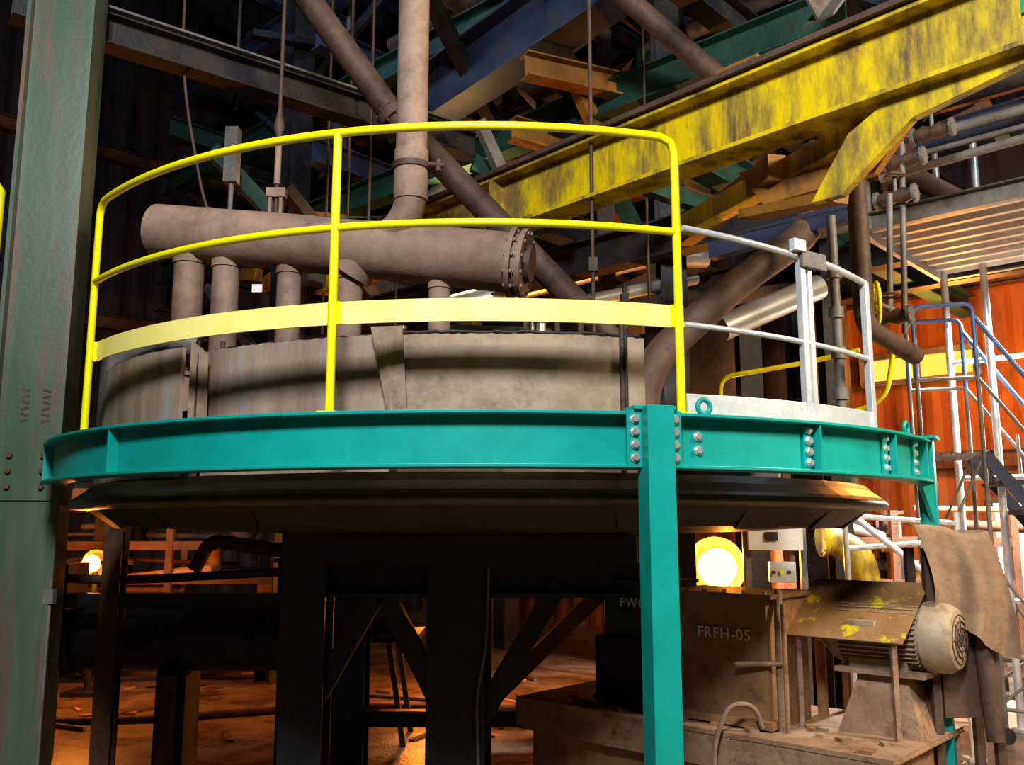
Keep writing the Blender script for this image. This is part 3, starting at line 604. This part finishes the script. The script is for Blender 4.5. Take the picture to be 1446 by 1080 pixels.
# ------------------------------------------------------------------ storage racks
def rack(name,o,length,depth,shelves,dirv,postm=RUSTST,hgt=2.0):
    b=B(name); o=Vector(o); dv=Vector(dirv).normalized(); nv=Vector((-dv.y,dv.x,0)); rz=math.atan2(dv.y,dv.x)
    k=max(2,int(length/1.1)+1)
    for i in range(k):
        for j in(0,depth): p=o+dv*(length*i/(k-1))+nv*j; b.bar(p,p+Vector((0,0,hgt)),.07,.07,postm)
    for z in shelves:
        for j in(0,depth): b.bar(o+nv*j+Vector((0,0,z)),o+nv*j+dv*length+Vector((0,0,z)),.05,.09,postm)
        x=.1
        while x<length-.3:
            w=random.uniform(.08,.4); h=random.uniform(.06,.36); T=random.random()
            if T<.35: b.box(o+dv*(x+w/2)+nv*depth*.45+Vector((0,0,z+.04+h/2)),(w,depth*.9,h),random.choice([CRATE,DARK,OCHRE,RUSTST,GREY,DARK]),rz+random.uniform(-.1,.1))
            elif T<.6:
                b.tube([o+dv*(x+w/2)+nv*depth*.4+Vector((0,0,z)),o+dv*(x+w/2)+nv*depth*.4+Vector((0,0,z+.04+h))],w*.35,random.choice([DPIPE,OCHRE,GREY]),16)
                b.flange(o+dv*(x+w/2)+nv*depth*.4+Vector((0,0,z+.04+h)),(0,0,1),w*.45,.03,RUSTST,6)
            else:
                q=o+dv*x+nv*random.uniform(0,depth)+Vector((0,0,z+random.uniform(.06,.4))); b.tube([q,q+dv*random.uniform(.5,1.4)+Vector((0,0,random.uniform(-.15,.15)))],random.uniform(.02,.06),random.choice([DPIPE,GREY,CRATE,RUSTST]),12)
            x+=w+random.uniform(.02,.12)
    b.done()
rack('pipe_spares_rack',(2.6,9.0,0),2.2,.5,[.25,.65,1.05,1.45],(1,-.1,0),hgt=1.75)
rack('pipe_spares_rack',(-5.2,9.4,0),3.3,.7,[.3,.7,1.05,1.4,1.8],(1,.12,0),hgt=2.3)
rack('pipe_spares_rack',(5.0,8.4,0),1.6,.6,[.3,1.0,1.7],tuple(U),hgt=2.0)
b=B('steel_trestle')
for x in(-1.6,-.8):
    for y in(7.0,7.5): b.bar((x,y,0),(x+(.12 if x<-1 else -.12),y,.75),.04,.04,GREY)
b.box((-1.2,7.25,.77),(1.0,.6,.05),DARK); b.tube([(-1.5,7.2,.85),(-.8,7.2,.85)],.06,DPIPE,12); b.done()
b=B('dark_process_pipe')
b.tube([(-4.2,6.5,.83),(-1.5,6.5,.83)],.215,DARK,28); b.flange((-1.55,6.5,.83),(1,0,0),.27,.05,DARK,12); b.flange((-3.0,6.5,.83),(1,0,0),.25,.04,DARK,12)
for x in(-3.3,-2.3): b.box((x,6.5,.32),(.2,.3,.64),DARK)
b.tube([(-2.3,6.3,.62),(-2.3,6.3,.0)],.06,RUSTST,12)
b.bar((-3.6,6.1,1.12),(-1.4,6.1,1.12),.1,.09,DARK)
b.tube([(-3.6,6.2,1.28),(-2.6,6.2,1.24),(-1.5,6.2,1.3)],.03,DPIPE,10,fil=.3); b.box((-3.15,6.3,1.2),(.4,.3,.3),DARK); b.tube([(-3.15,6.25,1.3),(-3.15,6.25,1.5)],.1,DARK,16)
b.tube([(-2.2,6.4,1.3),(-2.1,6.4,1.5),(-1.5,6.4,1.42)],.05,RUSTST,12,fil=.08)
for x in(-2.62,-3.3,-1.45): b.ibeam((x,6.1,0),(x,6.1,1.62),.12,.12,RUSTST,.012)
b.done()
b=B('floor_debris')
for i in range(32):
    p=Vector((random.uniform(-4.5,1.2),random.uniform(7,10.5),0)); s_=random.uniform(.04,.14)
    if i%3: b.box(p+Vector((0,0,.008)),(s_*random.uniform(1,4),s_*.5,.016),random.choice([CRATE,RUSTST,DARK]),random.random()*3)
    else: b.tube([p+Vector((0,0,.02)),p+Vector((random.uniform(-.8,.8),random.uniform(-.4,.4),.02))],.018,random.choice([RUSTST,DARK,GREY]),8)
b.done()
b=B('red_floor_hose'); b.tube([(-5,7.6,.03),(-3,7.8,.03),(-1.5,8.4,.03),(0,8.2,.03),(1,8.8,.03)],.03,RUSTST,8,fil=.4); b.done()

# ------------------------------------------------------------------ lights
def area(name,loc,tgt,size,e,col):
    l=bpy.data.lights.new(name,'AREA'); l.energy=e; l.size=size; l.color=col
    o=bpy.data.objects.new(name,l); o.location=loc; o.rotation_euler=(Vector(tgt)-Vector(loc)).to_track_quat('-Z','Y').to_euler(); sc.collection.objects.link(o)
def point(name,loc,e,col,r=.15):
    l=bpy.data.lights.new(name,'POINT'); l.energy=e; l.color=col; l.shadow_soft_size=r
    o=bpy.data.objects.new(name,l); o.location=loc; sc.collection.objects.link(o)
def spot(name,loc,tgt,e,col,ang_,r=.2):
    l=bpy.data.lights.new(name,'SPOT'); l.energy=e; l.color=col; l.spot_size=math.radians(ang_); l.spot_blend=.4; l.shadow_soft_size=r
    o=bpy.data.objects.new(name,l); o.location=loc; o.rotation_euler=(Vector(tgt)-Vector(loc)).to_track_quat('-Z','Y').to_euler(); sc.collection.objects.link(o)
area('overhead_floodlight',(-.3,-1.2,5.6),(0,4,2.0),1.0,450,(.97,.98,1))
area('side_floodlight',(4.6,2.2,4.4),(1.8,4.4,.9),.8,270,(1,.82,.58))
spot('floor_daylight_spot',(4.4,7.6,3.6),(4.3,7.4,0),2200,(1,.97,.93),120)  # added spot without a fixture, stands in for daylight on the floor
point('deck_underside_fill',(4.5,7.6,2.2),75,(1,.82,.6))  # fill light added to brighten the deck underside, no fixture
point('sodium_lamp_right',(2.0,8.5,1.3),210,(1,.34,.04),.06)
point('sodium_lamp_left',(-3.9,8.4,1.3),80,(1,.30,.04))
point('sodium_lamp_mid',(-.8,8.9,.9),60,(1,.30,.04))
point('sodium_lamp_wall',(4.6,9.2,3.4),270,(1,.34,.05),.3)
point('sodium_lamp_high',(-.6,8.4,E+3.0),80,(1,.6,.25),.2)
point('mercury_lamp_high',(-2.2,7.6,7.2),70,(.6,.75,1),.3)
point('mercury_lamp_right',(4.2,6.0,5.6),60,(.75,.85,1),.3)
w=bpy.data.worlds.new('world'); sc.world=w; w.use_nodes=True; w.node_tree.nodes['Background'].inputs[0].default_value=(.35,.38,.5,1); w.node_tree.nodes['Background'].inputs[1].default_value=.05
# ------------------------------------------------------------------ camera
cam=bpy.data.cameras.new('camera'); co=bpy.data.objects.new('camera',cam); sc.collection.objects.link(co)
co.location=(0,0,E); co.rotation_euler=(math.radians(99),0,0); cam.sensor_width=36; cam.lens=1280/1446*36; cam.clip_end=100
sc.camera=co
